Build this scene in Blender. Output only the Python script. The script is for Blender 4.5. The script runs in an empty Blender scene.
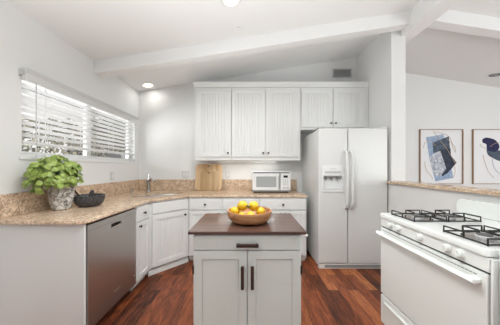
import bpy, bmesh, math, random
from mathutils import Vector, Matrix
random.seed(7)
R = math.radians
S = bpy.context.scene
COL = S.collection

# ------------------------------------------------------------------ camera, world, lights, exposure
cam = bpy.data.cameras.new('camera'); co = bpy.data.objects.new('camera', cam); COL.objects.link(co)
co.location = (0, 0, 1.29); co.rotation_euler = (R(90), 0, 0)
cam.sensor_width = 36; cam.lens = 205 / 500 * 36; cam.shift_x = 0.001; cam.shift_y = 0.010
cam.clip_start = 0.02
S.camera = co
S.view_settings.view_transform = 'Standard'; S.view_settings.look = 'None'
S.view_settings.gamma = 1; S.view_settings.use_curve_mapping = False
S.view_settings.exposure = 0.26
W = bpy.data.worlds.new('world'); S.world = W; W.use_nodes = True
bg = W.node_tree.nodes['Background']; bg.inputs[0].default_value = (0.90, 0.965, 1.0, 1); bg.inputs[1].default_value = 0.33

def lamp(name, kind, loc, rot, energy, color=(1, 1, 1), **k):
    l = bpy.data.lights.new(name, kind); l.energy = energy; l.color = color
    for a, v in k.items(): setattr(l, a, v)
    o = bpy.data.objects.new(name, l); COL.objects.link(o); o.location = loc; o.rotation_euler = rot
    return o
lamp('sun', 'SUN', (6, 0, 8), (0, R(38), R(8)), 4.2, (1, .99, .97), angle=R(2))
# unseen area lamps added as fill, behind the camera and on the dining side
lamp('rear_fill', 'AREA', (0.2, -2.3, 1.7), (R(90), 0, 0), 2.0, (.93, .985, 1), shape='RECTANGLE', size=3.6, size_y=2.0)
lamp('dining_fill', 'AREA', (4.4, -.2, 1.3), (R(106), 0, 0), 66, (.93, .985, 1), shape='RECTANGLE', size=3.0, size_y=1.8)
# garden daylight falling in through the kitchen window
lamp('garden_daylight', 'AREA', (-3.4, 2.05, 1.25), (R(110), 0, R(-92)), 115, (.95, .985, 1), shape='RECTANGLE', size=1.8, size_y=1.7)
# unseen overhead lamp added to brighten the back half of the kitchen
lamp('ceiling_fill', 'AREA', (-.15, 1.2, 2.45), (R(14), 0, 0), 20, (.96, .985, .985), shape='RECTANGLE', size=1.1, size_y=.6, spread=R(150))
# unseen upward-facing lamp added near the floor to brighten the ceiling
lamp('upward_fill', 'AREA', (.3, -.1, .45), (R(180), 0, 0), 66, (.95, .985, 1), spread=R(120), shape='RECTANGLE', size=2.4, size_y=1.4)

# ------------------------------------------------------------------ materials
def mat(name, col=(.8, .8, .8), rough=.5, metal=0.0, spec=None, emit=None, bump=None, coat=0):
    m = bpy.data.materials.new(name); m.use_nodes = True
    nt = m.node_tree; b = nt.nodes['Principled BSDF']
    b.inputs['Base Color'].default_value = (*col, 1); b.inputs['Roughness'].default_value = rough
    b.inputs['Metallic'].default_value = metal
    if coat: b.inputs['Coat Weight'].default_value = coat; b.inputs['Coat Roughness'].default_value = .1
    if spec is not None: b.inputs['Specular IOR Level'].default_value = spec
    if emit: b.inputs['Emission Color'].default_value = (*emit[0], 1); b.inputs['Emission Strength'].default_value = emit[1]
    if bump:
        n = nt.nodes.new('ShaderNodeTexNoise'); n.inputs['Scale'].default_value = bump[0]; n.inputs['Detail'].default_value = 3
        tc = nt.nodes.new('ShaderNodeTexCoord'); nt.links.new(tc.outputs['Object'], n.inputs['Vector'])
        bp = nt.nodes.new('ShaderNodeBump'); bp.inputs['Strength'].default_value = bump[1]; bp.inputs['Distance'].default_value = .01
        nt.links.new(n.outputs['Fac'], bp.inputs['Height']); nt.links.new(bp.outputs['Normal'], b.inputs['Normal'])
    return m
def nodes(m): return m.node_tree.nodes, m.node_tree.links, m.node_tree.nodes['Principled BSDF']
def ramp(N, stops, interp='LINEAR'):
    r = N.new('ShaderNodeValToRGB'); r.color_ramp.interpolation = interp
    e = r.color_ramp.elements
    while len(e) < len(stops): e.new(.5)
    for x, (p, c) in zip(e, stops): x.position = p; x.color = (*c, 1)
    return r
def coords(N, L, scale=(1, 1, 1), rot=(0, 0, 0), out='Object'):
    tc = N.new('ShaderNodeTexCoord'); mp = N.new('ShaderNodeMapping')
    mp.inputs['Scale'].default_value = scale; mp.inputs['Rotation'].default_value = rot
    L.new(tc.outputs[out], mp.inputs['Vector']); return mp.outputs['Vector']

M = {}
M['wall'] = mat('wall_paint', (.80, .80, .79), .7, bump=(60, .05))
M['ceil'] = mat('ceiling_paint', (.84, .84, .83), .8, bump=(50, .05))
M['cab'] = mat('cabinet_white', (.79, .795, .78), .38, bump=(40, .02))
M['fridge'] = mat('fridge_white', (.74, .74, .725), .22, bump=(350, .06))
M['range'] = mat('range_enamel', (.84, .865, .84), .15)
M['plastic'] = mat('white_plastic', (.80, .80, .79), .35)
M['island'] = mat('island_paint', (.735, .775, .745), .4, bump=(40, .02))
M['blind'] = mat('blind_white', (.80, .79, .785), .45)
M['black'] = mat('cast_black', (.012, .012, .013), .4)
M['dark'] = mat('dark_gap', (.02, .02, .02), .7)
M['bronze'] = mat('dark_bronze', (.045, .035, .03), .35, .7)
M['pull'] = mat('brown_pull', (.06, .035, .028), .4, .3)
M['chrome'] = mat('brushed_chrome', (.62, .61, .6), .22, 1)
M['nickel'] = mat('brushed_nickel', (.42, .41, .40), .28, 1)
M['softglow'] = mat('soft_glow', (1, .95, .88), .5, emit=((1, .93, .84), .8))
M['plate'] = mat('plate_plastic', (.66, .66, .65), .4)
M['grey'] = mat('grey_plastic', (.30, .30, .30), .5)
M['lightgrey'] = mat('light_grey', (.55, .55, .55), .4)
M['slot'] = mat('slot_grey', (.12, .12, .12), .6)
M['lampglow'] = mat('lamp_glow', (1, .95, .85), .5, emit=((1, .86, .68), 3))
M['glass'] = mat('window_glass', (1, 1, 1), .0)
n_, l_, b_ = nodes(M['glass'])
tr = n_.new('ShaderNodeBsdfTransparent'); gl = n_.new('ShaderNodeBsdfGlossy'); gl.inputs['Roughness'].default_value = .02
mx = n_.new('ShaderNodeMixShader'); mx.inputs[0].default_value = .06
l_.new(tr.outputs[0], mx.inputs[1]); l_.new(gl.outputs[0], mx.inputs[2]); l_.new(mx.outputs[0], n_['Material Output'].inputs['Surface'])

def granite(name, k=1.0):
    m = mat(name, rough=.22); N, L, b = nodes(m)
    v = coords(N, L)
    vo = N.new('ShaderNodeTexVoronoi'); vo.inputs['Scale'].default_value = 95; L.new(v, vo.inputs['Vector'])
    sp = N.new('ShaderNodeSeparateColor'); L.new(vo.outputs['Color'], sp.inputs[0])
    r1 = ramp(N, [(0, (.05*k, .038*k, .030*k)), (.16, (.19*k, .125*k, .085*k)), (.4, (.40*k, .285*k, .195*k)), (.7, (.53*k, .40*k, .29*k)), (.93, (.62*k, .52*k, .42*k))], 'CONSTANT')
    L.new(sp.outputs[0], r1.inputs[0])
    no = N.new('ShaderNodeTexNoise'); no.inputs['Scale'].default_value = 14; no.inputs['Detail'].default_value = 4; L.new(v, no.inputs['Vector'])
    r2 = ramp(N, [(.35, (.36*k, .262*k, .18*k)), (.65, (.54*k, .415*k, .30*k))]); L.new(no.outputs['Fac'], r2.inputs[0])
    mi = N.new('ShaderNodeMix'); mi.data_type = 'RGBA'; mi.inputs[0].default_value = .55
    L.new(r1.outputs[0], mi.inputs[6]); L.new(r2.outputs[0], mi.inputs[7]); L.new(mi.outputs[2], b.inputs['Base Color'])
    return m
M['granite'] = granite('tan_granite', 1.5)

def floorwood():
    m = mat('walnut_planks', rough=.3, coat=.0); N, L, b = nodes(m)
    tc = N.new('ShaderNodeTexCoord'); sx = N.new('ShaderNodeSeparateXYZ'); cx = N.new('ShaderNodeCombineXYZ')
    L.new(tc.outputs['Object'], sx.inputs[0]); L.new(sx.outputs[1], cx.inputs[0]); L.new(sx.outputs[0], cx.inputs[1])
    br = N.new('ShaderNodeTexBrick'); br.offset = .37; br.offset_frequency = 2; br.squash = 1
    br.inputs['Color1'].default_value = (0, 0, 0, 1); br.inputs['Color2'].default_value = (1, 1, 1, 1); br.inputs['Mortar'].default_value = (.35, .35, .35, 1)
    br.inputs['Scale'].default_value = 1; br.inputs['Mortar Size'].default_value = .0012; br.inputs['Mortar Smooth'].default_value = .1
    br.inputs['Bias'].default_value = 0; br.inputs['Brick Width'].default_value = .82; br.inputs['Row Height'].default_value = .104
    L.new(cx.outputs[0], br.inputs['Vector'])
    no = N.new('ShaderNodeTexNoise'); no.inputs['Scale'].default_value = 1; no.inputs['Detail'].default_value = 6; no.inputs['Roughness'].default_value = .65; no.inputs['Distortion'].default_value = 1.6
    # grain runs along the plank, shifted plank by plank
    mp = N.new('ShaderNodeVectorMath'); mp.operation = 'MULTIPLY'; mp.inputs[1].default_value = (3.6, 21, 1); L.new(cx.outputs[0], mp.inputs[0])
    ad = N.new('ShaderNodeVectorMath'); ad.operation = 'MULTIPLY_ADD'; ad.inputs[1].default_value = (7, 7, 7); L.new(br.outputs['Color'], ad.inputs[0]); L.new(mp.outputs[0], ad.inputs[2])
    L.new(ad.outputs[0], no.inputs['Vector'])
    ml = N.new('ShaderNodeMath'); ml.operation = 'MULTIPLY_ADD'; ml.inputs[1].default_value = .62; L.new(br.outputs['Color'], ml.inputs[0])
    m2 = N.new('ShaderNodeMath'); m2.operation = 'MULTIPLY_ADD'; m2.inputs[1].default_value = 1.15; m2.inputs[2].default_value = -.415; L.new(no.outputs['Fac'], m2.inputs[0])
    L.new(m2.outputs[0], ml.inputs[2])
    r = ramp(N, [(.12, (.042, .012, .006)), (.32, (.15, .040, .016)), (.56, (.31, .086, .033)), (.78, (.48, .17, .060)), (.97, (.74, .39, .16))]); L.new(ml.outputs[0], r.inputs[0])
    gp = N.new('ShaderNodeMix'); gp.data_type = 'RGBA'; gp.inputs[7].default_value = (.012, .005, .003, 1)
    L.new(br.outputs['Fac'], gp.inputs[0]); L.new(r.outputs[0], gp.inputs[6]); L.new(gp.outputs[2], b.inputs['Base Color'])
    rr = N.new('ShaderNodeMapRange'); b.inputs['Specular IOR Level'].default_value = .32; rr.inputs[3].default_value = .30; rr.inputs[4].default_value = .46; L.new(no.outputs['Fac'], rr.inputs[0]); L.new(rr.outputs[0], b.inputs['Roughness'])
    return m
M['floor'] = floorwood()

def wood(name, cols, scale=(1.5, 30, 30), rough=.4, coat=0, dist=.5, rot=(0, 0, 0)):
    m = mat(name, rough=rough, coat=coat); N, L, b = nodes(m)
    v = coords(N, L, scale, rot)
    no = N.new('ShaderNodeTexNoise'); no.inputs['Scale'].default_value = 1; no.inputs['Detail'].default_value = 5; no.inputs['Distortion'].default_value = dist
    L.new(v, no.inputs['Vector'])
    r = ramp(N, [(.25 + .5 * i / (len(cols) - 1), c) for i, c in enumerate(cols)]); L.new(no.outputs['Fac'], r.inputs[0]); L.new(r.outputs[0], b.inputs['Base Color'])
    return m
M['islandtop'] = wood('island_top_wood', [(.050, .024, .017), (.092, .046, .034), (.14, .075, .056)], (3, 30, 30), .30, coat=.7)
M['bowlwood'] = wood('acacia_bowl', [(.20, .075, .028), (.40, .18, .075), (.55, .29, .13), (.33, .14, .055)], (5, 5, 26), .38, dist=1.2)
M['framewood'] = wood('frame_oak', [(.30, .19, .11), (.42, .28, .17)], (20, 20, 3), .5)
def bamboo(name, k=1.0, w=34):
    m = mat(name, rough=.42); N, L, b = nodes(m)
    tc = N.new('ShaderNodeTexCoord'); sx = N.new('ShaderNodeSeparateXYZ'); L.new(tc.outputs['Object'], sx.inputs[0])
    mu = N.new('ShaderNodeMath'); mu.operation = 'MULTIPLY'; mu.inputs[1].default_value = w; L.new(sx.outputs[0], mu.inputs[0])
    fl = N.new('ShaderNodeMath'); fl.operation = 'FLOOR'; L.new(mu.outputs[0], fl.inputs[0])
    wn = N.new('ShaderNodeTexWhiteNoise'); wn.noise_dimensions = '1D'; L.new(fl.outputs[0], wn.inputs['W'])
    v = coords(N, L, (60, 60, 4)); no = N.new('ShaderNodeTexNoise'); no.inputs['Scale'].default_value = 1; L.new(v, no.inputs['Vector'])
    ad = N.new('ShaderNodeMath'); ad.operation = 'MULTIPLY_ADD'; ad.inputs[1].default_value = .6; L.new(wn.outputs['Value'], ad.inputs[0])
    a2 = N.new('ShaderNodeMath'); a2.operation = 'MULTIPLY'; a2.inputs[1].default_value = .4; L.new(no.outputs['Fac'], a2.inputs[0]); L.new(a2.outputs[0], ad.inputs[2])
    r = ramp(N, [(.1, (.50*k, .30*k, .135*k)), (.45, (.66*k, .45*k, .25*k)), (.9, (.74*k, .55*k, .34*k))]); L.new(ad.outputs[0], r.inputs[0]); L.new(r.outputs[0], b.inputs['Base Color'])
    return m
M['bamboo'] = bamboo('bamboo_large'); M['bamboo2'] = bamboo('bamboo_small', .76, 22)

def steel():
    m = mat('brushed_steel', (.50, .475, .455), .3, 1); N, L, b = nodes(m)
    v = coords(N, L, (260, 260, 4)); no = N.new('ShaderNodeTexNoise'); no.inputs['Scale'].default_value = 1; no.inputs['Detail'].default_value = 3; L.new(v, no.inputs['Vector'])
    mr = N.new('ShaderNodeMapRange'); mr.inputs[3].default_value = .27; mr.inputs[4].default_value = .42; L.new(no.outputs['Fac'], mr.inputs[0]); L.new(mr.outputs[0], b.inputs['Roughness'])
    return m
M['steel'] = steel()
def potmat():
    m = mat('crackled_pot', rough=.75); N, L, b = nodes(m)
    v = coords(N, L, (1, 1, 1.0))
    no = N.new('ShaderNodeTexNoise'); no.inputs['Scale'].default_value = 22; no.inputs['Detail'].default_value = 5; L.new(v, no.inputs['Vector'])
    mi = N.new('ShaderNodeMix'); mi.data_type = 'RGBA'; mi.inputs[0].default_value = .06; L.new(v, mi.inputs[6]); L.new(no.outputs['Color'], mi.inputs[7])
    vo = N.new('ShaderNodeTexVoronoi'); vo.feature = 'DISTANCE_TO_EDGE'; vo.inputs['Scale'].default_value = 17; L.new(mi.outputs[2], vo.inputs['Vector'])
    r = ramp(N, [(0, (.07, .06, .05)), (.018, (.15, .135, .12)), (.05, (.66, .63, .58)), (.4, (.84, .82, .78))]); L.new(vo.outputs['Distance'], r.inputs[0])
    r2 = ramp(N, [(.33, (.55, .52, .5)), (.6, (1, 1, 1))]); L.new(no.outputs['Fac'], r2.inputs[0])
    mm = N.new('ShaderNodeMix'); mm.data_type = 'RGBA'; mm.blend_type = 'MULTIPLY'; mm.inputs[0].default_value = 1
    L.new(r.outputs[0], mm.inputs[6]); L.new(r2.outputs[0], mm.inputs[7]); L.new(mm.outputs[2], b.inputs['Base Color'])
    return m
M['pot'] = potmat()
def speck(name, c0, c1, scale, rough=.6, c2=None):
    m = mat(name, rough=rough); N, L, b = nodes(m); v = coords(N, L)
    no = N.new('ShaderNodeTexNoise'); no.inputs['Scale'].default_value = scale; no.inputs['Detail'].default_value = 6; no.inputs['Roughness'].default_value = .7; L.new(v, no.inputs['Vector'])
    st = [(.35, c0), (.62, c1)] + ([(.72, c2)] if c2 else [])
    r = ramp(N, st); L.new(no.outputs['Fac'], r.inputs[0]); L.new(r.outputs[0], b.inputs['Base Color']); return m
M['stone'] = speck('basalt', (.010, .010, .012), (.075, .075, .08), 55, .45, (.34, .34, .34))
M['leaf'] = speck('basil_leaf', (.13, .21, .03), (.38, .48, .11), 16, .4)
M['stem'] = mat('plant_stem', (.2, .34, .06), .6)
M['soil'] = speck('soil', (.02, .013, .008), (.06, .04, .03), 80, .9)
M['lemon'] = speck('lemon_skin', (.64, .37, .008), (.78, .50, .02), 30, .38)
M['lime'] = mat('dark_leaf', (.06, .10, .02), .5)
M['hedge'] = speck('hedge_leaves', (.05, .05, .03), (.34, .31, .22), 9, .8)
M['treeleaf'] = speck('tree_leaves', (.03, .045, .02), (.14, .16, .09), 6, .8)
M['ground'] = speck('ground_gravel', (.3, .29, .27), (.45, .43, .4), 20, .9)
M['house'] = mat('pale_siding', (.86, .86, .86), .7)
M['paper'] = mat('art_paper', (.83, .83, .84), .8)
M['washblue'] = speck('wash_blue', (.20, .29, .45), (.42, .51, .65), 9, .8)
M['navy'] = speck('ink_navy', (.010, .014, .035), (.035, .05, .085), 12, .7)
M['indigo'] = mat('ink_indigo', (.014, .014, .07), .7)
M['teal'] = speck('ink_slate', (.022, .035, .06), (.10, .14, .19), 12, .7)
M['whitewash'] = speck('white_wash', (.22, .26, .33), (.72, .74, .77), 20, .8)
M['gold'] = mat('gold_line', (.45, .33, .2), .5)
M['bluepen'] = mat('blue_line', (.16, .22, .38), .6)
M['mwglass'] = mat('microwave_window', (.40, .41, .41), .25)
M['lcd'] = mat('lcd', (.02, .03, .03), .2)

# ------------------------------------------------------------------ mesh builder
ID = lambda u, v, w: (u, v, w)
FRONT = lambda u, v, w: (u, -w, v)      # u right, v up, w towards the front (-y)
SIDE = lambda u, v, w: (w, u, v)        # u along y, v up, w along +x
def rrect(x0, x1, y0, y1, r=0, n=5):
    if r <= 0: return [(x0, y0), (x1, y0), (x1, y1), (x0, y1)]
    p = []
    for cx, cy, a in ((x1 - r, y0 + r, -90), (x1 - r, y1 - r, 0), (x0 + r, y1 - r, 90), (x0 + r, y0 + r, 180)):
        for i in range(n + 1):
            t = R(a + 90 * i / n); p.append((cx + r * math.cos(t), cy + r * math.sin(t)))
    return p
def ell(cx, cy, a, b, rot=0, n=40):
    c, s = math.cos(rot), math.sin(rot)
    return [(cx + a * math.cos(2*math.pi*i/n) * c - b * math.sin(2*math.pi*i/n) * s, cy + a * math.cos(2*math.pi*i/n) * s + b * math.sin(2*math.pi*i/n) * c) for i in range(n)]
def inset(p, d):
    n = len(p); o = []
    for i in range(n):
        a, b, c = Vector(p[i-1]), Vector(p[i]), Vector(p[(i+1) % n])
        e1 = (b - a).normalized(); e2 = (c - b).normalized()
        n1 = Vector((-e1.y, e1.x)); n2 = Vector((-e2.y, e2.x)); m = n1 + n2
        m = m / max(m.dot(m) / 2, .3) if m.length > 1e-6 else n1
        o.append(tuple(b + m * d))
    return o
class MB:
    def __init__(s): s.b = bmesh.new()
    def box(s, x0, x1, y0, y1, z0, z1):
        v = [s.b.verts.new((x, y, z)) for x in (x0, x1) for y in (y0, y1) for z in (z0, z1)]
        for f in ((0,1,3,2), (4,6,7,5), (0,4,5,1), (2,3,7,6), (0,2,6,4), (1,5,7,3)): s.b.faces.new([v[i] for i in f])
        return s
    def loft(s, rings, cap0=True, cap1=True, closed=True):
        R_ = [[s.b.verts.new(p) for p in r] for r in rings]
        for a, b in zip(R_, R_[1:]):
            n = len(a)
            for i in range(n if closed else n - 1):
                j = (i + 1) % n; s.b.faces.new((a[i], a[j], b[j], b[i]))
        if cap0: s.b.faces.new(R_[0][::-1])
        if cap1: s.b.faces.new(R_[-1])
        return s
    def slab(s, outer, holes=(), w0=0, w1=1, f=ID, r=0, r0=0):
        """extrude an outline (with holes) from w0 to w1; r / r0 round the outer edge at w1 / w0"""
        lay = []
        if r0: lay += [(r0, w0), (r0*.3, w0 + r0*.3)]
        lay += [(0, w0 + r0), (0, w1 - r)]
        if r: lay += [(r*.3, w1 - r*.3), (r, w1)]
        rings = [[s.b.verts.new(f(*q, w)) for q in (inset(outer, d) if d else outer)] for d, w in lay]
        for a, b in zip(rings, rings[1:]):
            for i in range(len(a)):
                j = (i + 1) % len(a); s.b.faces.new((a[i], a[j], b[j], b[i]))
        hr = []
        for h in holes:
            a = [s.b.verts.new(f(*q, w0)) for q in h]; b = [s.b.verts.new(f(*q, w1)) for q in h]; hr.append((a, b))
            for i in range(len(a)):
                j = (i + 1) % len(a); s.b.faces.new((a[j], a[i], b[i], b[j]))
        for ring, k in ((rings[0], 0), (rings[-1], 1)):
            if not holes: s.b.faces.new(ring); continue
            ed = []
            for rg in [ring] + [h[k] for h in hr]:
                for i in range(len(rg)):
                    e = s.b.edges.get((rg[i], rg[(i+1) % len(rg)])) or s.b.edges.new((rg[i], rg[(i+1) % len(rg)])); ed.append(e)
            bmesh.ops.triangle_fill(s.b, use_beauty=True, edges=ed)
        return s
    def tube(s, path, r, n=8, cap=True, closed=False):
        P = [Vector(p) for p in path]; rr = r if isinstance(r, (list, tuple)) else [r] * len(P)
        rings = []; up = None
        for i, p in enumerate(P):
            if closed: d = P[(i+1) % len(P)] - P[i-1]
            else: d = P[min(i+1, len(P)-1)] - P[max(i-1, 0)]
            d.normalize()
            if up is None: up = Vector((0, 0, 1)) if abs(d.z) < .9 else Vector((1, 0, 0))
            x = d.cross(up).normalized(); up = x.cross(d).normalized()
            rings.append([p + (x * math.cos(2*math.pi*k/n) + up * math.sin(2*math.pi*k/n)) * rr[i] for k in range(n)])
        if closed: rings.append(rings[0])
        s.loft(rings, cap and not closed, cap and not closed); return s
    def lathe(s, prof, c=(0, 0, 0), n=28, mtx=None, cap=True):
        rings = []
        for r, z in prof:
            ring = [Vector((r*math.cos(2*math.pi*k/n), r*math.sin(2*math.pi*k/n), z)) for k in range(n)]
            rings.append([(mtx @ p if mtx else p) + Vector(c) for p in ring])
        s.loft(rings, cap, cap); return s
    def ball(s, c, r, sc=(1, 1, 1), rot=None, seg=20):
        g = bmesh.ops.create_uvsphere(s.b, u_segments=seg, v_segments=seg//2 + 2, radius=r)
        for v in g['verts']:
            p = Vector((v.co.x*sc[0], v.co.y*sc[1], v.co.z*sc[2])); v.co = (rot @ p if rot else p) + Vector(c)
        return s
    def bead(s, x0, x1, z0, z1, y, pitch=.042, g=.007):
        """bead-board sheet facing -y with vertical V grooves"""
        n = max(2, round((x1 - x0) / pitch)); w = (x1 - x0) / n; pr = [(x0, y)]
        for i in range(1, n):
            x = x0 + i*w; pr += [(x - g*.7, y), (x, y + g), (x + g*.7, y)]
        pr.append((x1, y))
        a = [s.b.verts.new((px, py, z0)) for px, py in pr]; b = [s.b.verts.new((px, py, z1)) for px, py in pr]
        for i in range(len(pr) - 1): s.b.faces.new((a[i], a[i+1], b[i+1], b[i]))
        return s
    def build(s, name, m, parent=None, bevel=0, sharp=35, seg=2, loc=None):
        bmesh.ops.recalc_face_normals(s.b, faces=s.b.faces)
        me = bpy.data.meshes.new(name); s.b.to_mesh(me); s.b.free()
        me.materials.append(M[m] if isinstance(m, str) else m)
        for p in me.polygons: p.use_smooth = True
        me.set_sharp_from_angle(angle=R(sharp))
        o = bpy.data.objects.new(name, me); COL.objects.link(o)
        if parent: o.parent = parent
        if loc: o.location = loc
        if bevel:
            bv = o.modifiers.new('bevel', 'BEVEL'); bv.width = bevel; bv.segments = seg; bv.limit_method = 'ANGLE'; bv.angle_limit = R(40)
        if sharp <= 60:
            wn = o.modifiers.new('normals', 'WEIGHTED_NORMAL'); wn.keep_sharp = True; wn.weight = 100
        return o
def tag(o, label, cat, group=None):
    o['label'] = label; o['category'] = cat
    if group: o['group'] = group
    return o
def thing(name, label, cat, loc=(0, 0, 0), rz=0, group=None):
    o = bpy.data.objects.new(name, None); o.empty_display_size = .1; COL.objects.link(o)
    o.location = loc; o.rotation_euler = (0, 0, rz); return tag(o, label, cat, group)
def struct(o): o['kind'] = 'structure'; return o
def bx(*a): return MB().box(*a)
def arc_path(pts, n=6):
    """Catmull-Rom through points"""
    P = [Vector(p) for p in pts]; P = [2*P[0]-P[1]] + P + [2*P[-1]-P[-2]]; o = []
    for i in range(1, len(P)-2):
        for k in range(n):
            t = k/n; a, b, c, d = P[i-1], P[i], P[i+1], P[i+2]
            o.append(.5*((2*b) + (c-a)*t + (2*a-5*b+4*c-d)*t*t + (3*b-a-3*c+d)*t**3))
    o.append(P[-2]); return o
FY = Matrix.Rotation(R(90), 3, 'X')      # lathe axis +z -> -y

# ------------------------------------------------------------------ setting
XL, YB, XS, YD = -1.85, 3.43, 1.80, 3.77      # left wall, back wall, pantry stub, dining wall
XR, HR = 2.01, 3.17
hl = lambda x: 2.56 + .158 * (x - XL)
hr = lambda x: HR - .16 * (x - XR)
struct(bx(XL-.3, 6.2, -2.6, YD+.2, -.05, 0).build('floor', 'floor'))
wl = MB().slab([(-2.6, 0), (YB+.5, 0), (YB+.5, 2.62), (-2.6, 2.62)], [[(1.665, 1.385), (3.30, 1.385), (3.30, 2.07), (1.665, 2.07)]], XL-.13, XL, SIDE)
struct(wl.build('wall_left', 'wall'))
struct(MB().slab([(XL-.12, 0), (XS+.02, 0), (XS+.02, hl(XS)+.03), (XL-.12, hl(XL-.12)+.03)], (), -YB-.1, -YB, FRONT).build('wall_back', 'wall'))
struct(MB().slab([(XS, 0), (1.98, 0), (1.98, hl(1.98)+.02), (XS, hl(XS)+.02)], (), -YD-.05, -2.60, FRONT).build('wall_pantry', 'wall'))
struct(MB().slab([(1.95, 0), (6.2, 0), (6.2, hr(6.2)+.03), (1.95, hl(1.95)+.02)], (), -YD-.1, -YD, FRONT).build('wall_dining', 'wall'))
struct(bx(1.77, 1.93, -2.6, 2.62, 0, 1.09).build('wall_low', 'wall'))
cl = MB().slab([(XL-.3, hl(XL-.3)), (XR, HR), (XR, HR+.08), (XL-.3, hl(XL-.3)+.08)], (), -YD-.2, 2.6, FRONT)
struct(cl.build('ceiling', 'ceil'))
struct(MB().slab([(XR, HR), (6.2, hr(6.2)), (6.2, hr(6.2)+.08), (XR, HR+.08)], (), -YD-.2, 2.6, FRONT).build('ceiling_dining', 'ceil'))
struct(MB().slab([(-2.6, 0), (YD+.1, 0), (YD+.1, 2.55), (-2.6, 2.55)], (), 6.1, 6.2, SIDE).build('wall_dining_side', 'wall'))
# exposed beams
struct(bx(1.917, 2.10, -2.6, YD, 2.95, HR).build('trim_ridge_beam', 'ceil', bevel=.004))
struct(MB().slab([(XL, hl(XL)-.15), (1.93, hl(1.93)-.15), (1.93, hl(1.93)+.02), (XL, hl(XL)+.02)], (), -2.56, -2.44, FRONT).build('trim_cross_beam', 'ceil', bevel=.004))
struct(MB().slab([(2.09, hr(2.09)-.15), (6.2, hr(6.2)-.15), (6.2, hr(6.2)+.02), (2.09, hr(2.09)+.02)], (), -2.50, -2.38, FRONT).build('trim_dining_beam', 'ceil', bevel=.004))
# window
wr = struct(thing('window_1', '', '', (XL-.09, 2.4825, 1.7275)))
del wr['label']; del wr['category']
fr = MB().slab([(-.8175, -.3425), (.8175, -.3425), (.8175, .3425), (-.8175, .3425)], [[(-.775, -.30), (-.06, -.30), (-.06, .30), (-.775, .30)], [(.0, -.30), (.775, -.30), (.775, .30), (.0, .30)]], -.03, .02, SIDE)
fr.build('window_frame', 'plastic', wr, bevel=.003)
MB().slab([(-.79, -.32), (.79, -.32), (.79, .32), (-.79, .32)], (), -.012, -.008, SIDE).build('pane', 'glass', wr)
struct(bx(XL-.06, XL+.008, 1.645, 3.32, 1.352, 1.385).build('trim_sill', 'plastic', bevel=.004))
# outside
struct(bx(-14, XL-.31, -4, 16, -.25, -.15).build('ground', 'ground'))
hs = MB()
hs.box(-7.2, -7.0, -4, 16, -.15, 3.6)
for i in range(22): hs.box(-7.02, -6.985, -4, 16, -.1 + i*.165, .03 + i*.165)
struct(hs.build('wall_outside', 'house'))
hb = MB()
for i in range(12000):
    y = random.uniform(1.2, 9.5); z = random.uniform(-.1, 2.3 + .08*math.sin(y*3)); x = -4.3 + random.uniform(-.22, .22)
    d = Vector((random.gauss(1, .6), random.gauss(0, .6), random.gauss(.4, .6))).normalized(); u = d.orthogonal().normalized() * random.uniform(.03, .065); v = d.cross(u) * .7
    c = Vector((x, y, z)); hb.b.faces.new([hb.b.verts.new(c + q) for q in (u, v, -u, -v)])
ho = hb.build('hedge', 'hedge'); ho['kind'] = 'stuff'; tag(ho, 'speckled dry hedge seen through the blind outside the window', 'hedge')
ub = thing('utility_box', 'dark grey box standing outside beyond the right end of the window', 'box', (-3.75, 5.92, -.15))
bx(-.2, .2, -.24, .24, 0, 1.84).build('cabinet', 'grey', ub, .01); bx(-.22, .22, -.26, .26, 1.84, 1.88).build('lid', 'slot', ub, .008)

tr_ = thing('tree', 'dark leafy tree outside, behind the hedge at the far end of the window', 'tree', (-5.9, 9.6, -.15))
MB().tube([(0, 0, 0), (.05, .05, 1.2), (0, .1, 2.4)], [.14, .11, .07], 10).build('trunk', 'slot', tr_)
tb_ = MB()
for i in range(1500):
    u = Vector((random.gauss(0, 1), random.gauss(0, 1), random.gauss(0, 1))).normalized() * random.uniform(.5, 1) ; c = Vector((u.x*.9, u.y*1.7, 3.2 + u.z*1.0))
    d = Vector((random.gauss(.6, .6), random.gauss(0, .6), random.gauss(.3, .6))).normalized(); q = d.orthogonal().normalized() * random.uniform(.07, .14); v = d.cross(q) * .7
    tb_.b.faces.new([tb_.b.verts.new(c + p) for p in (q, v, -q, -v)])
tb_.build('crown', 'treeleaf', tr_, sharp=80)

# ------------------------------------------------------------------ blind
bl = thing('window_blind', 'wide white horizontal slat blind hanging in the kitchen window', 'blind', (XL, 2.48, 1.40))
MB().loft([[(x, y, z) for x, z in ((.012, .595), (.05, .595), (.055, .60), (.055, .612), (.048, .618), (.048, .662), (.056, .668), (.064, .684), (.064, .692), (.012, .692))] for y in (-.83, .83)]).build('valance', 'plate', bl, .001)
bx(-.045, .012, -.815, .815, .615, .665).build('head_rail', 'blind', bl, .003)
s_ = MB(); zs = [.575 - i*.0515 for i in range(9)]
for z in zs:
    t = R(20); c, sn = math.cos(t), math.sin(t); pr = []
    for k in range(5):
        q = -.029 + .058*k/4; pr.append((q, .0025*(1 - (q/.029)**2)))
    top = [(-.022 + a*c - b*sn, z + a*sn + b*c) for a, b in pr]; bot = [(x, zz - .0028) for x, zz in top[::-1]]
    s_.loft([[(x, y, zz) for x, zz in top + bot] for y in (-.806, .806)])
s_.build('slats', 'blind', bl)
bx(-.048, .004, -.806, .806, .085, .112).build('bottom_rail', 'blind', bl, .004)
for y in (-.63, -.17, .29, .74):
    c_ = MB()
    for x in (-.051, .008): c_.box(x-.001, x+.001, y-.004, y+.004, .1, .63)
    c_.build('ladder_cord', 'blind', bl)
MB().tube([(.045, -.745, .60), (.045, -.745, -.02)], .0045).build('tilt_wand', 'lightgrey', bl)
cd = MB()
for y in (-.63, -.60): cd.tube([(.03, y, .60), (.03, y, .26)], .0016, 5)
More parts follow.
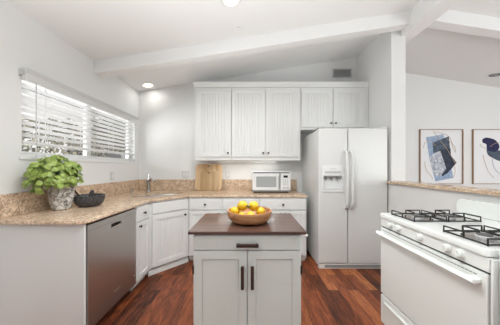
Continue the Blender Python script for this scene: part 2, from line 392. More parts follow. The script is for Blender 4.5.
cd.lathe([(.003, .26), (.008, .235), (.006, .215)], (.03, -.63, 0), 8); cd.lathe([(.003, .26), (.008, .235), (.006, .215)], (.03, -.60, 0), 8)
cd.build('pull_cord', 'blind', bl)
bx(.0, .040, -.838, -.831, .635, .685).build('bracket', 'lightgrey', bl, .002)

# ------------------------------------------------------------------ countertop, backsplash, sink
ZC = .914
rc = [( -1.165 - .06 + .06*math.cos(R(a)), 1.445 + .06 + .06*math.sin(R(a))) for a in range(-90, 1, 15)]
outl = [(XL+.002, 1.445)] + rc + [(-1.165, 2.395), (-.822, 2.775), (.785, 2.775), (.785, YB-.002), (XL+.002, YB-.002)]
SC = (-1.262, 2.855); SA = R(46)
ct = thing('countertop', 'tan speckled granite worktop wrapping the window wall and back wall', 'countertop', (XL, YB, .884))
def sh(p): return [(x - XL, y - YB) for x, y in p]
MB().slab(sh(outl), [sh(ell(*SC, .36, .195, SA))[::-1]], 0, .030, ID, r=.012, r0=.006).build('slab', 'granite', ct)
b = bx(XL+.002, XL+.022, 1.445, YB-.003, ZC+.0005, 1.09).build('backsplash', 'granite', None, .003); tag(b, 'tan granite backsplash strip along the wall under the window', 'backsplash')
b = bx(XL+.023, .785, YB-.022, YB-.002, ZC+.0005, 1.09).build('backsplash', 'granite', None, .003); tag(b, 'tan granite backsplash strip behind the cutting boards and microwave', 'backsplash')
sk = thing('kitchen_sink', 'oval stainless undermount sink in the corner of the granite worktop', 'sink', (*SC, .70), SA)
ri = []
for k, z in ((1.03, .1835), (1.0, .1835), (.97, .165), (.95, .06), (.90, .02), (.7, .004), (.12, .0)): ri.append([(x*k, y*k, z) for x, y in ell(0, 0, .36, .195)])
MB().loft(ri, False, True).build('basin', 'nickel', sk)
MB().lathe([(.042, .001), (.042, .004), (.03, .004), (.028, .002)], (0, 0, 0)).build('drain', 'slot', sk)
fc = thing('faucet', 'brushed steel pull-out faucet behind the oval corner sink', 'faucet', (-1.575, 3.19, ZC + .001), R(50))
MB().lathe([(.03, 0), (.03, .006), (.024, .012), (.021, .03), (.021, .12), (.023, .15), (.02, .165)]).build('body', 'nickel', fc)
MB().tube(arc_path([(0, -.005, .13), (0, -.04, .165), (0, -.08, .182), (0, -.115, .18)]), .013, 10).build('spout', 'nickel', fc)
MB().tube([(0, -.11, .181), (0, -.14, .170), (0, -.165, .148)], [.016, .02, .018], 10).build('spray_head', 'chrome', fc)
MB().tube([(0, 0, .16), (-.004, .002, .185), (.01, .004, .24)], [.017, .013, .009], 10).build('handle', 'chrome', fc)
fc.scale = (1.25, 1.25, 1.12)
sd = thing('soap_dispenser', 'short steel soap dispenser left of the faucet', 'soap dispenser', (-1.715, 2.97, ZC + .001), R(45))
MB().lathe([(.019, 0), (.019, .008), (.011, .012), (.011, .05), (.015, .052), (.015, .07), (.006, .075)]).build('pump', 'chrome', sd)
MB().tube([(0, 0, .064), (0, -.05, .068), (0, -.06, .06)], .006, 8).build('nozzle', 'chrome', sd)

# ------------------------------------------------------------------ cabinets
def knob(bmp, x, y, z, r=.0145):
    bmp.lathe([(r*.55, 0), (r*.4, .008), (r*.5, .012), (r, .018), (r, .024), (r*.6, .028)], (x, y, z), 14, FY)
    return bmp
def shaker(x0, x1, z0, z1, y, th=.02, st=.06, bead=True, rec=.009):
    m = MB()
    m.slab([(x0, z0), (x1, z0), (x1, z1), (x0, z1)], [[(x0+st, z0+st), (x0+st, z1-st), (x1-st, z1-st), (x1-st, z0+st)]], -y, -y + th, FRONT)
    if bead: m.bead(x0+st, x1-st, z0+st, z1-st, y - th + rec, .043)
    else: m.box(x0+st, x1-st, y - th + rec, y - .001, z0+st, z1-st)
    return m
def base_cab(label, loc, rz, w, d, drawer=True, doors=1, knob_side=1, false_front=False, name='base_cabinet', toe=.045):
    t = thing(name, label, 'cabinet', loc, rz, 'base cabinets under the granite worktop')
    b = bx(0, w, .0, d, .08, .883); b.box(0, w, .012, d, .045, .08); b.box(0, w, toe, d, 0, .045)
    b.build('carcass', 'cab', t)
    g = .012
    if drawer:
        f = bx(g, w-g, -.018, 0, .715, .862).build('drawer' if not false_front else 'false_front', 'cab', t, .004)
        if not false_front: knob(MB(), w/2, -.018, .79).build('knob', 'bronze', f)
    n = doors; wd = (w - 2*g - (n-1)*.004)/n
    for i in range(n):
        x0 = g + i*(wd + .004)
        dd = shaker(x0, x0+wd, .095, .70, 0, .02, .05).build('door', 'cab', t, .0025)
        kx = (x0 + wd - .03) if (knob_side > 0 if n == 1 else i == 0) else x0 + .03
        knob(MB(), kx, -.02, .665).build('knob', 'bronze', dd)
    return t
tag(bx(XL+.003, -1.19, 1.475, 1.493, 0, .883).build('end_panel', 'cab', None, .002), 'plain white cabinet end panel in front of the dishwasher under the granite', 'end panel')
base_cab('narrow white base cabinet between the dishwasher and the corner sink cabinet', (-1.19, 2.137, 0), R(90), .275, .62, knob_side=-1)
LD = math.hypot(.36, .38); AD = math.atan2(.38, .36)
dc = thing('corner_cabinet', 'angled white corner cabinet under the sink with bead-board door', 'cabinet', (-1.19, 2.42, 0), AD)
b = MB(); b.slab([(.002, .002), (LD-.002, .002), (LD+.40, .42), (LD*.5, .85), (-.42, .46)], (), .082, .70, ID); b.slab([(.002, .002), (LD-.002, .002), (LD-.002, .02), (.002, .02)], (), .7, .883, ID)
b.box(.0, LD, .03, .3, 0, .1); b.box(0, LD, .010, .03, 0, .042); b.box(0, LD, .018, .03, 0, .065); b.build('carcass', 'cab', dc)
bx(.035, LD-.035, -.018, .003, .735, .862).build('false_front', 'cab', dc, .004)
dd = shaker(.035, LD-.035, .095, .715, .002, .02, .06).build('door', 'cab', dc, .0025); knob(MB(), LD-.07, -.018, .665).build('knob', 'bronze', dd)
base_cab('white base cabinet on the back wall, next to the angled sink cabinet', (-.828, 2.80, 0), 0, .455, .61, knob_side=1)
base_cab('white base cabinet on the back wall, behind the fruit bowl', (-.371, 2.80, 0), 0, .50, .61, knob_side=-1)
base_cab('white base cabinet under the microwave, next to the refrigerator', (.131, 2.80, 0), 0, .646, .61, doors=2)

# wall cabinets
YU = 3.10
def wall_cab(label, x0, x1, z0, z1, doors, knobs, dz0, y=YU):
    t = thing('wall_cabinet', label, 'cabinet', (x0, y, z0), 0, 'white bead-board wall cabinets')
    h = z1 - z0; w = x1 - x0
    bx(0, w, 0, YB - y - .002, 0, h).build('carcass', 'cab', t, .002)
    for (a, b_), k in zip(doors, knobs):
        d_ = shaker(a - x0, b_ - x0, dz0 - z0, 2.465 - z0, 0, .02, .056).build('door', 'cab', t, .0025)
        knob(MB(), k - x0, -.02, dz0 - z0 + .058).build('knob', 'bronze', d_)
    return t
wall_cab('single-door white bead-board wall cabinet above the cutting boards', -.824, -.272, 1.397, 2.50, [(-.775, -.280)], [-.322], 1.45)
wall_cab('double-door white bead-board wall cabinet above the microwave', -.270, .770, 1.397, 2.50, [(-.264, .239), (.247, .742)], [.204, .280], 1.45)
wall_cab('short double-door white cabinet above the refrigerator', .772, 1.797, 1.862, 2.50, [(.788, 1.252), (1.262, 1.73)], [1.222, 1.292], 1.895)
cw = MB()
prof = [(0, 2.502), (-.008, 2.502), (-.012, 2.525), (-.026, 2.555), (-.03, 2.575), (0, 2.575)]
rings = []
for (x, k) in ((-.824, 1), (1.797, 0)):
    rings.append([(x + (o if k else 0), YU + o, z) for o, z in prof])
cw.loft([[(-.824, YB-.004, z) if o == 0 else (-.824 + o, YB-.004, z) for o, z in prof]] + rings)
cw.box(-.824, 1.797, YU, YB-.004, 2.502, 2.55)
struct(cw.build('trim_crown', 'cab'))
uc = thing('under_cabinet_light', 'slim white light fixed under the wall cabinets above the worktop', 'light', (-.04, 3.26, 1.397))
bx(-.46, .46, -.03, .03, -.018, -.001).build('housing', 'plastic', uc, .003); bx(-.45, .45, -.024, .024, -.021, -.018).build('diffuser', 'softglow', uc)
L_ = lamp('under_cabinet_glow', 'AREA', (0, 0, -.03), (0, 0, 0), .8, (1, .97, .92), shape='RECTANGLE', size=.88, size_y=.05); L_.parent = uc

# ------------------------------------------------------------------ dishwasher
dw = thing('dishwasher', 'stainless steel dishwasher under the granite between end panel and narrow cabinet', 'dishwasher', (-1.205, 1.815, 0), R(90))
bx(-.315, .315, .03, .58, .10, .87).build('tub', 'dark', dw)
dd = MB(); dd.slab([(-.316, .085), (.316, .085), (.316, .868), (-.316, .868)], [[(-.066, .778), (-.066, .806), (.066, .806), (.066, .778)]], -.03, .026, FRONT, r=.006)
dd.build('door', 'steel', dw, 0)
bx(-.07, .07, .015, .031, .77, .815).build('handle_pocket', 'dark', dw)
MB().tube([(-.066, -.027, .776), (.066, -.027, .776)], .006).build('handle_lip', 'chrome', dw)
bx(-.316, .316, -.0268, -.0255, .822, .8235).build('control_seam', 'slot', dw)
bx(-.315, .315, .05, .07, .0, .10).build('toe_kick', 'black', dw)
bx(-.035, .055, -.0285, -.0258, .205, .211).build('small_strip', 'chrome', dw)  # small chrome strip on the lower door
bx(.255, .295, -.0285, -.0258, .178, .196).build('small_strip', 'chrome', dw)  # shorter chrome strip near the door's right edge
MB().lathe([(.012, 0), (.012, .05)], (-.16, .03, 0), 12).build('foot', 'chrome', dw)

# ------------------------------------------------------------------ refrigerator
fg = thing('refrigerator', 'white side-by-side refrigerator with ice dispenser beside the pantry wall', 'refrigerator', (1.315, 2.60, 0))
bx(-.437, .437, .075, .80, .03, 1.775).build('body', 'fridge', fg, .006)
fd = MB().slab(rrect(-.44, -.070, .068, 1.79, .022), [[(-.385, 1.005), (-.385, 1.19), (-.135, 1.19), (-.135, 1.005)]], -.068, 0, FRONT, r=.014)
fz = fd.build('freezer_door', 'fridge', fg)
MB().slab(rrect(-.062, .44, .068, 1.79, .022), (), -.068, 0, FRONT, r=.014).build('fridge_door', 'fridge', fg)
dsp = MB().slab(rrect(-.398, -.122, .978, 1.312, .012), [[(-.38, 1.01), (-.38, 1.188), (-.14, 1.188), (-.14, 1.01)]], .0, .010, FRONT, r=.004)
ds = dsp.build('dispenser', 'plastic', fg)
rcs = MB(); rcs.box(-.386, -.134, .05, .066, 1.0, 1.195); rcs.box(-.386, -.381, .0, .06, 1.0, 1.195); rcs.box(-.139, -.134, .0, .06, 1.0, 1.195); rcs.box(-.386, -.134, .0, .06, 1.19, 1.196)
rcs.build('recess', 'plastic', ds)
bx(-.38, -.14, -.004, .055, 1.004, 1.016).build('drip_tray', 'lightgrey', ds)
for x in (-.335, -.26, -.185):
    p = MB(); p.box(x-.014, x+.014, .018, .04, 1.15, 1.18); p.box(x-.010, x+.010, .030, .036, 1.125, 1.155); p.build('nozzle', 'grey', ds, .003)
bx(-.375, -.145, .004, .03, 1.174, 1.189).build('spout_bar', 'lightgrey', ds, .003)
bx(-.30, -.22, -.0115, -.0095, 1.268, 1.276).build('small_strip', 'lightgrey', ds)  # brand badge
bx(-.36, -.16, -.0115, -.0095, 1.215, 1.243).build('button_strip', 'lightgrey', ds, .001)
for x, nm in ((-.098, 'freezer_handle'), (-.030, 'fridge_handle')):
    sgn = -1 if x < -.06 else 1
    h = MB()
    pts = [(x + sgn*.0, -.002, 1.50), (x, -.035, 1.47), (x, -.052, 1.40), (x, -.055, 1.14), (x, -.052, .88), (x, -.035, .81), (x + sgn*.0, -.002, .775)]
    h.tube(arc_path(pts, 5), [.020]*5 + [.0165]*21 + [.020]*5, 12)
    h.build(nm, 'fridge', fg)
gr = MB(); gr.box(-.43, .43, .004, .06, .004, .062)
gr.build('grille', 'plastic', fg, .003)
gl2 = MB()
for i in range(3): gl2.box(-.36, .40, .0015, .005, .022 + i*.012, .028 + i*.012)
gl2.build('grille_slots', 'slot', fg)
for x in (-.40, .40): bx(x-.04, x+.04, .01, .13, 1.792, 1.812).build('hinge_cover', 'lightgrey' if x < 0 else 'plastic', fg, .006)
for x in (-.41, .41):
    for y in (.10, .74): MB().lathe([(.02, 0), (.02, .03)], (x, y, 0), 10).build('foot', 'slot', fg)

# ------------------------------------------------------------------ microwave
mw = thing('microwave', 'small white microwave on the granite worktop beside the refrigerator', 'microwave', (.324, 3.02, ZC + .001))
bx(-.281, .281, .012, .375, .018, .316).build('case', 'plastic', mw, .006)
md = MB().slab(rrect(-.279, .117, .040, .282, .006), [[(-.225, .085), (-.225, .242), (.07, .242), (.07, .085)]], -.012, .012, FRONT, r=.004).build('door', 'plastic', mw)
bx(-.226, .071, -.004, .006, .084, .243).build('door_window', 'mwglass', md)
hd = MB().tube(arc_path([(.102, -.012, .07), (.102, -.034, .085), (.102, -.036, .16), (.102, -.034, .24), (.102, -.012, .255)], 4), .008, 8).build('handle', 'lightgrey', md)
cp = MB().slab(rrect(.131, .279, .040, .282, .005), (), -.012, .010, FRONT, r=.003).build('control_panel', 'plastic', mw)
bx(.175, .238, -.0115, -.0095, .225, .258).build('display', 'lcd', cp)
bt = MB()
for r_ in range(4):
    for c_ in range(3): bt.box(.17 + c_*.028, .188 + c_*.028, -.0115, -.0095, .115 + r_*.024, .129 + r_*.024)
bt.build('keypad', 'lightgrey', cp)
for x in (.185, .235): bx(x-.018, x+.018, -.0125, -.0095, .062, .088).build('button', 'lightgrey', cp, .002)
vt = MB()
for i in range(24):
    x = -.268 + i*.0225
    vt.box(x, x+.017, .007, .0125, .288, .308)
vt.build('vent', 'slot', mw)
bx(.1165, .1320, -.004, .012, .042, .282).build('door_gap_shade', 'slot', mw)  # dark strip in the door gap, stands in for the handle's shadow
bx(-.281, .281, .004, .02, .018, .038).build('bottom_strip', 'grey', mw, .003)
for x in (-.24, .24):
    for y in (.06, .32): MB().lathe([(.014, 0), (.014, .02)], (x, y, 0), 10).build('foot', 'black', mw)

# ------------------------------------------------------------------ cutting boards
def board(name, label, x, y, w, h, th, r, tilt, hole, m):
    o = MB()
    o.slab(rrect(-w/2, w/2, 0, h, r, 8), [ell(0, hole[0], hole[1], hole[2], 0, 20)[::-1]], 0, th, FRONT, r=.003, r0=.003)
    ob = o.build(name, m, None); ob.location = (x, y, ZC + .001); ob.rotation_euler = (-tilt, 0, 0)
    return tag(ob, label, 'cutting board', 'bamboo cutting boards against the backsplash')
board('cutting_board', 'large rounded bamboo cutting board leaning against the backsplash', -.668, 3.345, .438, .436, .018, .065, R(7), (.402, .032, .013), 'bamboo')
board('cutting_board', 'smaller bamboo cutting board leaning in front of the large one', -.652, 3.300, .285, .318, .020, .035, R(7), (.288, .027, .012), 'bamboo2')

# ------------------------------------------------------------------ outlets
def outlet(label, loc, rz, w=.07, toggles=1, sockets=True):
    t = thing('wall_outlet', label, 'outlet', loc, rz, 'wall plates above the backsplash')
    MB().slab(rrect(-w/2, w/2, -.058, .058, .006), (), 0, .006, FRONT, r=.002).build('cover_plate', 'plate', t)
    for i in range(toggles):
        cx = (i - (toggles-1)/2)*.046
        MB().slab(rrect(cx-.016, cx+.016, -.034, .034, .004), (), .006, .0085, FRONT, r=.001).build('socket' if sockets else 'switch', 'plastic', t)
    return t
outlet('white double wall outlet left of the cutting boards', (-1.07, YB-.001, 1.172), 0, .116, 2)
outlet('white single outlet right of the cutting boards under the wall cabinets', (-.366, YB-.001, 1.172), 0)
outlet('white single outlet under the kitchen window', (XL+.001, 2.76, 1.175), R(90))

# ------------------------------------------------------------------ wall vent, lights, sprinkler
wv = thing('wall_vent', 'small grey louvred air vent high on the wall above the cabinets', 'vent', (1.545, YB-.001, 2.865))
MB().slab(rrect(-.16, .16, -.075, .075, .003), [[(-.14, -.057), (-.14, .057), (.14, .057), (.14, -.057)]], 0, .012, FRONT, r=.002).build('frame', 'lightgrey', wv)
bx(-.142, .142, -.002, .0, -.058, .058).build('backing', 'grey', wv)
lv = MB()
for i in range(8):
    z = -.05 + i*.0143; lv.loft([[(x, -.011, z - .001), (x, -.0105, z + .0025), (x, -.001, z + .010), (x, -.0015, z + .0065)] for x in (-.14, .14)])
lv.build('louvres', 'lightgrey', wv)
TL = math.atan(-.158); TR = math.atan(.16)
def can(label, x, y, right=False, glow=True, power=7):
    z = (hr if right else hl)(x)
    t = thing('recessed_light', label, 'ceiling light', (x, y, z - .001), 0, 'recessed ceiling lights')
    t.rotation_euler = (0, TR if right else TL, 0)
    MB().lathe([(.098, 0), (.098, -.004), (.09, -.008), (.075, -.010), (.070, -.004), (.070, -.001)], n=32, cap=False).build('trim_ring', 'plastic', t)
    if glow: MB().lathe([(.071, -.0035), (.045, -.005), (.01, -.006)], n=32).build('lens', 'lampglow', t)
    else:
        MB().lathe([(.070, -.003), (.066, -.002), (.05, -.0015)], n=32).build('baffle', 'slot', t)
        MB().ball((.0, 0, .0), .045, (1, 1, .3)).build('bulb', 'grey', t)
    if power:
        l = lamp('recessed_lamp', 'AREA', (0, 0, -.02), (0, 0, 0), power, (.97, .985, .96), shape='DISK', size=.13); l.parent = t
can('round recessed ceiling light nearest the camera, near the sprinkler cover', -.168, 1.868, power=1.5)
can('round recessed ceiling light above the sink corner', -1.61, 3.25, power=.7)
can('unlit recessed ceiling light over the dining side', 4.09, 3.42, True, False, 0)
sp = MB().lathe([(.030, 0), (.030, -.014), (.043, -.014), (.043, -.020), (.036, -.022), (.006, -.023)], n=28).build('sprinkler_cover', 'ceil'); sp.location = (-.139, 2.28, hl(-.139)-.001); sp.rotation_euler = (0, TL, 0)
tag(sp, 'small round sprinkler cover plate on the ceiling', 'sprinkler cover')

# ------------------------------------------------------------------ granite ledge
lg = MB().slab([(1.735, -2.5), (1.965, -2.5), (1.965, 2.597), (1.735, 2.597)], (), 1.0905, 1.121, ID, r=.008, r0=.004).build('bar_ledge', 'granite')
tag(lg, 'narrow granite ledge capping the low white wall behind the range', 'ledge')

# ------------------------------------------------------------------ pictures
def line(bmp, pts, r=.0035): bmp.tube(arc_path([(x, -.0055, z) for x, z in pts], 6), r, 5)
def blob(pts, d, sm=True):
    p = [(v.x, v.y) for v in arc_path([(a, b, 0) for a, b in pts + [pts[0]]], 5)[:-1]] if sm else pts
    if sum(p[i-1][0]*p[i][1] - p[i][0]*p[i-1][1] for i in range(len(p))) < 0: p = p[::-1]
    return MB().slab(p, (), d, d + .0006, FRONT)
def picture(label, x0, x1):
    t = thing('framed_picture', label, 'picture', ((x0+x1)/2, YD-.002, 1.49), 0, 'framed abstract prints on the dining wall')
    w = x1 - x0
    MB().slab([(-w/2, -.5), (w/2, -.5), (w/2, .5), (-w/2, .5)], [[(-w/2+.008, -.492), (-w/2+.008, .492), (w/2-.008, .492), (w/2-.008, -.492)]], 0, .030, FRONT).build('frame', 'framewood', t, .002)
    bx(-w/2+.007, w/2-.007, -.004, -.001, -.493, .493).build('print', 'paper', t)
    return t
p1 = picture('framed print with pale blue panel under jagged navy shapes, nearer the refrigerator', 3.116, 3.906)
k = lambda a, b: ((a - 143)/200*.79, (170 - b)/255*1.0)
pc = lambda L: [k(*q) for q in L]
blob(pc([(75, 80), (155, 65), (202, 270), (118, 286), (92, 190)]), .0042, False).build('blue_panel', 'washblue', p1)
blob(pc([(105, 105), (180, 75), (189, 160), (140, 150), (108, 152)]), .005, False).build('navy_patch', 'teal', p1)
blob(pc([(90, 172), (118, 152), (150, 146), (158, 190), (166, 226), (140, 262), (112, 250), (98, 215)]), .0052).build('white_wash', 'whitewash', p1)
blob(pc([(140, 140), (188, 132), (190, 165), (216, 198), (190, 230), (172, 250), (150, 262), (146, 256), (168, 226), (158, 195)]), .006, False).build('ink_stroke', 'navy', p1)
ln = MB(); line(ln, pc([(108, 50), (140, 95), (165, 125), (190, 165), (212, 205)]), .005); line(ln, pc([(120, 55), (180, 75), (200, 130), (212, 150), (205, 120), (170, 85)])); line(ln, pc([(62, 130), (70, 105), (95, 95), (120, 120)]))
line(ln, pc([(68, 195), (75, 230), (98, 260), (105, 275)])); line(ln, pc([(205, 215), (210, 240), (200, 270)])); ln.build('gold_lines', 'gold', p1)
p2 = picture('framed print with indigo and slate blots, partly cut by the photo edge', 4.085, 4.875)
k2 = lambda a, b: (-.395 + (a - 62)/200*.79*.95, .5 - (b - 22)/275)
pc = lambda L: [k2(*q) for q in L]
blob(pc([(132, 125), (160, 120), (200, 130), (226, 140), (222, 170), (200, 182), (165, 168), (140, 150)]), .0042).build('slate_blot', 'teal', p2)
blob(pc([(112, 72), (128, 64), (150, 66), (178, 78), (196, 108), (180, 134), (150, 132), (134, 122), (132, 98), (114, 88)]), .005).build('indigo_blot', 'indigo', p2)
ln = MB(); line(ln, pc([(115, 150), (125, 190), (145, 240), (170, 268)])); line(ln, pc([(150, 110), (170, 95), (200, 90), (220, 110)]), .004); line(ln, pc([(100, 95), (110, 110), (135, 120)])); ln.build('gold_lines', 'gold', p2)
ln = MB(); line(ln, pc([(160, 170), (170, 215), (200, 245), (225, 215), (228, 185)])); ln.build('blue_line', 'bluepen', p2)

# ------------------------------------------------------------------ kitchen island
IS = thing('kitchen_island', 'small white kitchen island cart with dark brown wooden top', 'island', (-.0135, 1.44, 0))
MB().slab(rrect(-.3485, .3485, -.24, .243, .006), (), .896, ZC, ID, r=.003, r0=.003).build('top', 'islandtop', IS)
ib = MB(); ib.box(-.325, .325, -.205, .20, .10, .896); ib.build('carcass', 'island', IS, .003)
dr = bx(-.318, .318, -.222, -.205, .798, .888).build('drawer', 'island', IS, .004)
def barpull(x0, x1, z0, z1, y, parent, horiz):
    m = MB(); m.box(x0, x1, y-.026, y-.016, z0, z1)
    if horiz:
        for x in (x0+.012, x1-.012): m.box(x-.005, x+.005, y-.017, y, z0+.003, z1-.003)
    else:
        for z in (z0+.012, z1-.012): m.box(x0+.003, x1-.003, y-.017, y, z-.005, z+.005)
    return m.build('handle', 'pull', parent, .003)
barpull(-.0635, .067, .822, .845, -.222, dr, True)
for sgn in (-1, 1):
    x0, x1 = (-.318, -.002) if sgn < 0 else (.002, .318)
    d_ = shaker(x0, x1, .115, .793, -.205, .017, .05, False, .006).build('door', 'island', IS, .003)
    hx = -.028 if sgn < 0 else .030
    barpull(hx-.009, hx+.009, .575, .712, -.222, d_, False)
    for z in (.68, .19): bx(*((-.327, -.316) if sgn < 0 else (.316, .327)), -.2245, -.205, z-.025, z+.025).build('hinge', 'bronze', IS, .002)
tb = MB(); tb.tube([(.325, -.15, .86), (.375, -.15, .86), (.375, .15, .86), (.325, .15, .86)], .008, 8)
tb.box(.325, .333, -.165, -.135, .845, .88); tb.box(.325, .333, .135, .165, .845, .88); tb.build('towel_bar', 'plastic', IS)
for x in (-.30, .30):
    for y in (-.18, .175): bx(x-.022, x+.022, y-.022, y+.022, 0, .10).build('leg', 'island', IS, .003)

# fruit bowl and lemons
FB = (0.0, 1.43, ZC + .001)
fb = MB().lathe([(.001, .0), (.098, .0), (.118, .005), (.138, .020), (.151, .044), (.1555, .068), (.153, .080), (.147, .080), (.1445, .068), (.139, .046), (.124, .026), (.10, .014), (.001, .012)], n=48)
fbo = fb.build('fruit_bowl', 'bowlwood', None, sharp=60); fbo.location = FB
tag(fbo, 'round wooden bowl of lemons on the island top', 'bowl')
LP = [((-.049, 1.425, 1.024), .036, 'large lemon on top of the heap in the bowl, left of the leaf'),
      ((.029, 1.43, 1.021), .036, 'large lemon on top of the heap in the bowl, right of the leaf'),
      ((-.100, 1.425, .985), .033, 'lemon low at the left rim of the wooden bowl'),
      ((.078, 1.425, .983), .032, 'lemon low at the right rim of the wooden bowl'),
      ((.006, 1.372, .968), .030, 'lemon at the front of the bowl below the two large ones'),
      ((-.052, 1.366, .966), .028, 'small lemon at the front left of the bowl')]
for i, (p, r, lb) in enumerate(LP):
    m = MB(); n = 24; pr = []
    for j in range(15):
        t = math.pi*j/14; rr = r*.95*math.sin(t); z = -math.cos(t)*r*1.02
        if j in (0, 14): rr = .0008; z *= 1.14
        if j in (1, 13): rr *= .62; z *= 1.06
        pr.append((rr, z))
    rt = Matrix.Rotation(random.uniform(0, 6), 3, 'Z') @ Matrix.Rotation(R(random.uniform(55, 105)), 3, 'X')
    o = m.lathe(pr, (0, 0, 0), n, rt).build('lemon', 'lemon', None, sharp=80); o.location = p
    tag(o, lb, 'lemon', 'lemons in the wooden bowl')
lf = MB()
for a, tl in ((0.3, .5), (2.2, .9), (4.4, .6)):
    d = Vector((math.cos(a), math.sin(a), 0)); q = Vector((-d.y, d.x, 0)); c = Vector((0, 0, 0))
    lf.loft([[c + d*t*.03 + q*wd + Vector((0, 0, tl*t*.03)), c + d*t*.03 + Vector((0, 0, tl*t*.03 - .003)), c + d*t*.03 - q*wd + Vector((0, 0, tl*t*.03))] for t, wd in ((0, .001), (.35, .009), (.7, .008), (1, .001))], False, False, False)
lf.tube([(0, 0, -.015), (0, 0, .008)], .003, 6)
lo = lf.build('leaf_sprig', 'lime'); lo.location = (-.0085, 1.395, 1.02); tag(lo, 'dark green leaf sprig between the two top lemons', 'leaf')

# ------------------------------------------------------------------ range
RG = thing('gas_range', 'white gas range with black grates against the low wall', 'range', (1.09, 1.30, 0), R(-90))
bx(-.378, .378, .02, .645, .03, .884).build('body', 'range', RG, .004)
ck = MB().slab(rrect(-.381, .381, -.028, .645, .022), (), .886, .922, ID, r=.012, r0=.006).build('cooktop', 'range', RG)
MB().slab([(-.380, .815), (.380, .815), (.380, .884), (-.380, .884)], (), -.02, .016, FRONT, r=.006).build('control_panel', 'range', RG)
bx(-.372, .372, -.004, .02, .804, .816).build('vent_gap', 'black', RG)
od = MB().slab(rrect(-.379, .376, .275, .805, .01), (), -.02, .018, FRONT, r=.008).build('oven_door', 'range', RG)
hn = MB(); hn.slab([(-.375, .752), (.355, .752), (.355, .776), (-.375, .776)], (), .040, .060, FRONT, r=.005, r0=.005)
for x in (-.352, .332): hn.box(x-.022, x+.022, -.045, -.017, .754, .774)
hn.build('handle', 'range', od, .004)
sl = MB()
for i in range(36): x = -.34 + i*.0188; sl.box(x, x+.015, -.0192, -.0172, .785, .789)
sl.build('vent_slots', 'slot', od)
dw_ = MB().slab(rrect(-.379, .379, .035, .262, .01), (), -.02, .018, FRONT, r=.008).build('drawer', 'range', RG)
MB().slab(rrect(-.33, .33, .195, .225, .012), (), .017, .030, FRONT, r=.008).build('handle', 'range', dw_)
bx(-.37, .37, .03, .05, .0, .035).build('toe_kick', 'slot', RG)
for z, x in ((.854, -.258), (.854, -.175), (.854, .011), (.854, .188), (.854, .258)):
    kb = MB().lathe([(.025, 0), (.025, .004), (.022, .007), (.020, .024), (.017, .027)], (x, -.014, z), 22, FY); kb.box(x-.004, x+.004, -.046, -.04, z-.019, z+.019)
    kb = kb.build('knob', 'range', RG, 0); MB().lathe([(.0265, -.0075), (.0265, .0012), (.0262, .0014)], (x, -.014, z), 24, FY).build('dial_ring', 'lightgrey', kb)
bx(.3825, .393, -.012, .1, .03, .88).build('side_trim', 'range', RG, .002)
bx(.3795, .3825, -.004, .1, .03, .88).build('side_gap_shade', 'slot', RG)  # dark strip painting in the shade between door and side trim
mk = MB()
for x in (-.305, -.215, .135, .150, .305, .32): mk.box(x-.004, x+.004, -.0147, -.0138, .868, .871)
mk.build('dial_marks', 'grey', RG)
MB().slab([(-.379, .922), (.379, .922)] + [(.379 - .05 + .05*math.cos(R(a)), 1.04 - .05 + .05*math.sin(R(a))) for a in range(0, 91, 15)] + [(-.379 + .05 + .05*math.cos(R(a)), 1.04 - .05 + .05*math.sin(R(a))) for a in range(90, 181, 15)], (), -.643, -.60, FRONT, r=.008).build('backguard', 'range', RG)
def burner(cx, cy):
    bz = .922
    MB().lathe([(.088, 0), (.088, .004), (.078, .003), (.05, .0015), (.03, .001)], (cx, cy, bz), 28).build('drip_bowl', 'chrome', RG)
    bb = MB().lathe([(.034, .0015), (.036, .012), (.031, .018)], (cx, cy, bz), 20).build('burner', 'lightgrey', RG)
    MB().lathe([(.03, .018), (.031, .022), (.024, .026)], (cx, cy, bz), 20).build('burner_cap', 'slot', bb)
    g = MB(); q = .108; z0 = bz + .008; z1 = bz + .036; r = .0046
    g.tube([(cx-q, cy-q, z0), (cx+q, cy-q, z0), (cx+q, cy+q, z0), (cx-q, cy+q, z0)], r, 6, closed=True) if False else None
    cs = [(-q, -q), (q, -q), (q, q), (-q, q)]
    for i in range(4):
        a, b_ = cs[i], cs[(i+1) % 4]
        g.tube([(cx+a[0], cy+a[1], z0), (cx+b_[0], cy+b_[1], z0)], r, 6)
        # upright from the corner, top rod along half of the side, then finger to the middle
        m_ = ((a[0]+b_[0])/2, (a[1]+b_[1])/2)
        g.tube([(cx+a[0], cy+a[1], z0-.006), (cx+a[0], cy+a[1], z1), (cx+m_[0], cy+m_[1], z1), (cx+m_[0]*.25, cy+m_[1]*.25, z1)], r, 6)
        g.tube([(cx+m_[0], cy+m_[1], z0), (cx+m_[0], cy+m_[1], z1)], r, 6)
    g.build('grate', 'black', RG)
for x in (-.185, .240):
    for y in (.125, .355): burner(x, y)
# neighbouring cabinet at the near end of the range
nc = thing('side_cabinet', 'white base cabinet beside the near end of the range', 'cabinet', (1.10, .905, 0), R(-90))
bx(0, .6, 0, .62, .0, .915).build('carcass', 'cab', nc, .004)
shaker(.02, .58, .12, .88, 0, .018, .06, False).build('door', 'cab', nc, .003)

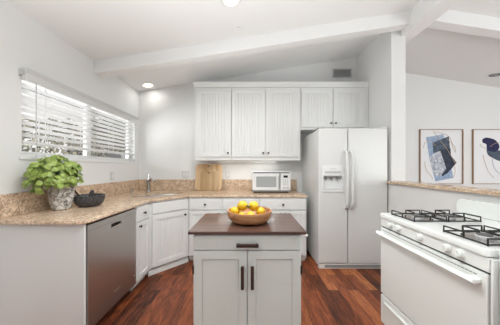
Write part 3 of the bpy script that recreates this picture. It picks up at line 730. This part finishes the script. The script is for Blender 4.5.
# ------------------------------------------------------------------ potted plant
PC = (-1.695, 1.85, ZC + .001)
pp = thing('potted_plant', 'leafy bright green basil plant in a crackled cream stone pot', 'plant', PC)
MB().lathe([(.060, 0), (.066, .010), (.080, .06), (.088, .12), (.091, .17), (.089, .238), (.091, .25), (.082, .25), (.081, .22)], n=40).build('pot', 'pot', pp, sharp=60)
MB().lathe([(.082, .222), (.05, .23), (.002, .233)], n=24).build('soil', 'soil', pp)
fo = MB(); stm = MB()
def leaf(c, d, nrm, ln_, wd):
    d = d.normalized(); sdv = d.cross(nrm).normalized(); up = sdv.cross(d).normalized()
    rows = []
    for t, wk in ((0, .08), (.15, .62), (.38, 1.0), (.62, .9), (.84, .5), (1, .04)):
        base = c + d*ln_*(t - .35) - up*ln_*.42*(t - .35)**2
        rows.append([base - sdv*wd*wk + up*wd*.10*wk, base - sdv*wd*wk*.5 + up*wd*.22*wk, base - up*wd*.06, base + sdv*wd*wk*.5 + up*wd*.22*wk, base + sdv*wd*wk + up*wd*.10*wk])
    fo.loft(rows, False, False, False)
ctr = Vector((.02, -.07, .295)); rad = Vector((.145, .225, .175))
nl = 0
while nl < 480:
    u = Vector((random.gauss(0, 1), random.gauss(0, 1), random.gauss(.15, 1))).normalized()
    k_ = random.uniform(.62, 1.0)
    c = ctr + Vector((u.x*rad.x, u.y*rad.y, u.z*rad.z)) * k_
    # lobes so that the outline is uneven
    c += Vector((0, 0, .022*math.sin(9*u.x + 5*u.y)))
    if c.x < -.115 or (c.z < .17 and c.x > .06 and c.y > -.16) or c.z < .175 or c.y < -.285: continue
    if (c.x**2 + c.y**2) < .118**2 and c.z < .25: continue
    if abs(c.x*.74 + c.y*.67) < .125 and c.z < random.uniform(.205, .25): continue
    nrm = (u*.75 + Vector((.25, -.35, .55)) + Vector((random.gauss(0, .28), random.gauss(0, .28), random.gauss(0, .2)))).normalized()
    d = (Vector((u.x, u.y, -.25)) + Vector((random.gauss(0, .5), random.gauss(0, .5), random.gauss(0, .3)))); d -= nrm*d.dot(nrm)
    ln_ = random.uniform(.040, .062); leaf(c, d, nrm, ln_, ln_*.42)
    if nl % 5 == 0: stm.tube(arc_path([(c.x*.12, c.y*.12, .21), ((c.x*.5), c.y*.5, .21 + (c.z - .21)*.55 + .03), tuple(c)], 4), .0022, 5)
    nl += 1
fo.build('foliage', 'leaf', pp, sharp=80); stm.build('stems', 'stem', pp)

# ------------------------------------------------------------------ mortar and pestle
MC = (-1.56, 2.00, ZC + .001)
mo = MB().lathe([(.066, 0), (.086, .006), (.110, .03), (.123, .065), (.126, .098), (.125, .108), (.112, .108), (.108, .09), (.094, .05), (.06, .028), (.005, .022)], n=40).build('mortar', 'stone', None, sharp=60)
mo.location = MC; tag(mo, 'dark speckled stone mortar bowl on the granite beside the plant', 'mortar')
pe = MB().tube([(0, 0, 0), (.012, .008, .05), (.02, .012, .085), (.026, .014, .105)], [.024, .021, .018, .012], 12).build('pestle', 'stone'); pe.location = (-1.565, 2.0, ZC + .05)
tag(pe, 'stubby stone pestle standing up in the dark mortar bowl', 'pestle')
sp2 = MB().tube([(0, 0, 0), (-.08, 0, .095)], [.006, .008], 8).build('stirring_stick', 'bronze'); sp2.location = (-1.607, 1.97, ZC + .065)
tag(sp2, 'thin dark stick leaning over the mortar rim towards the pot', 'stick')
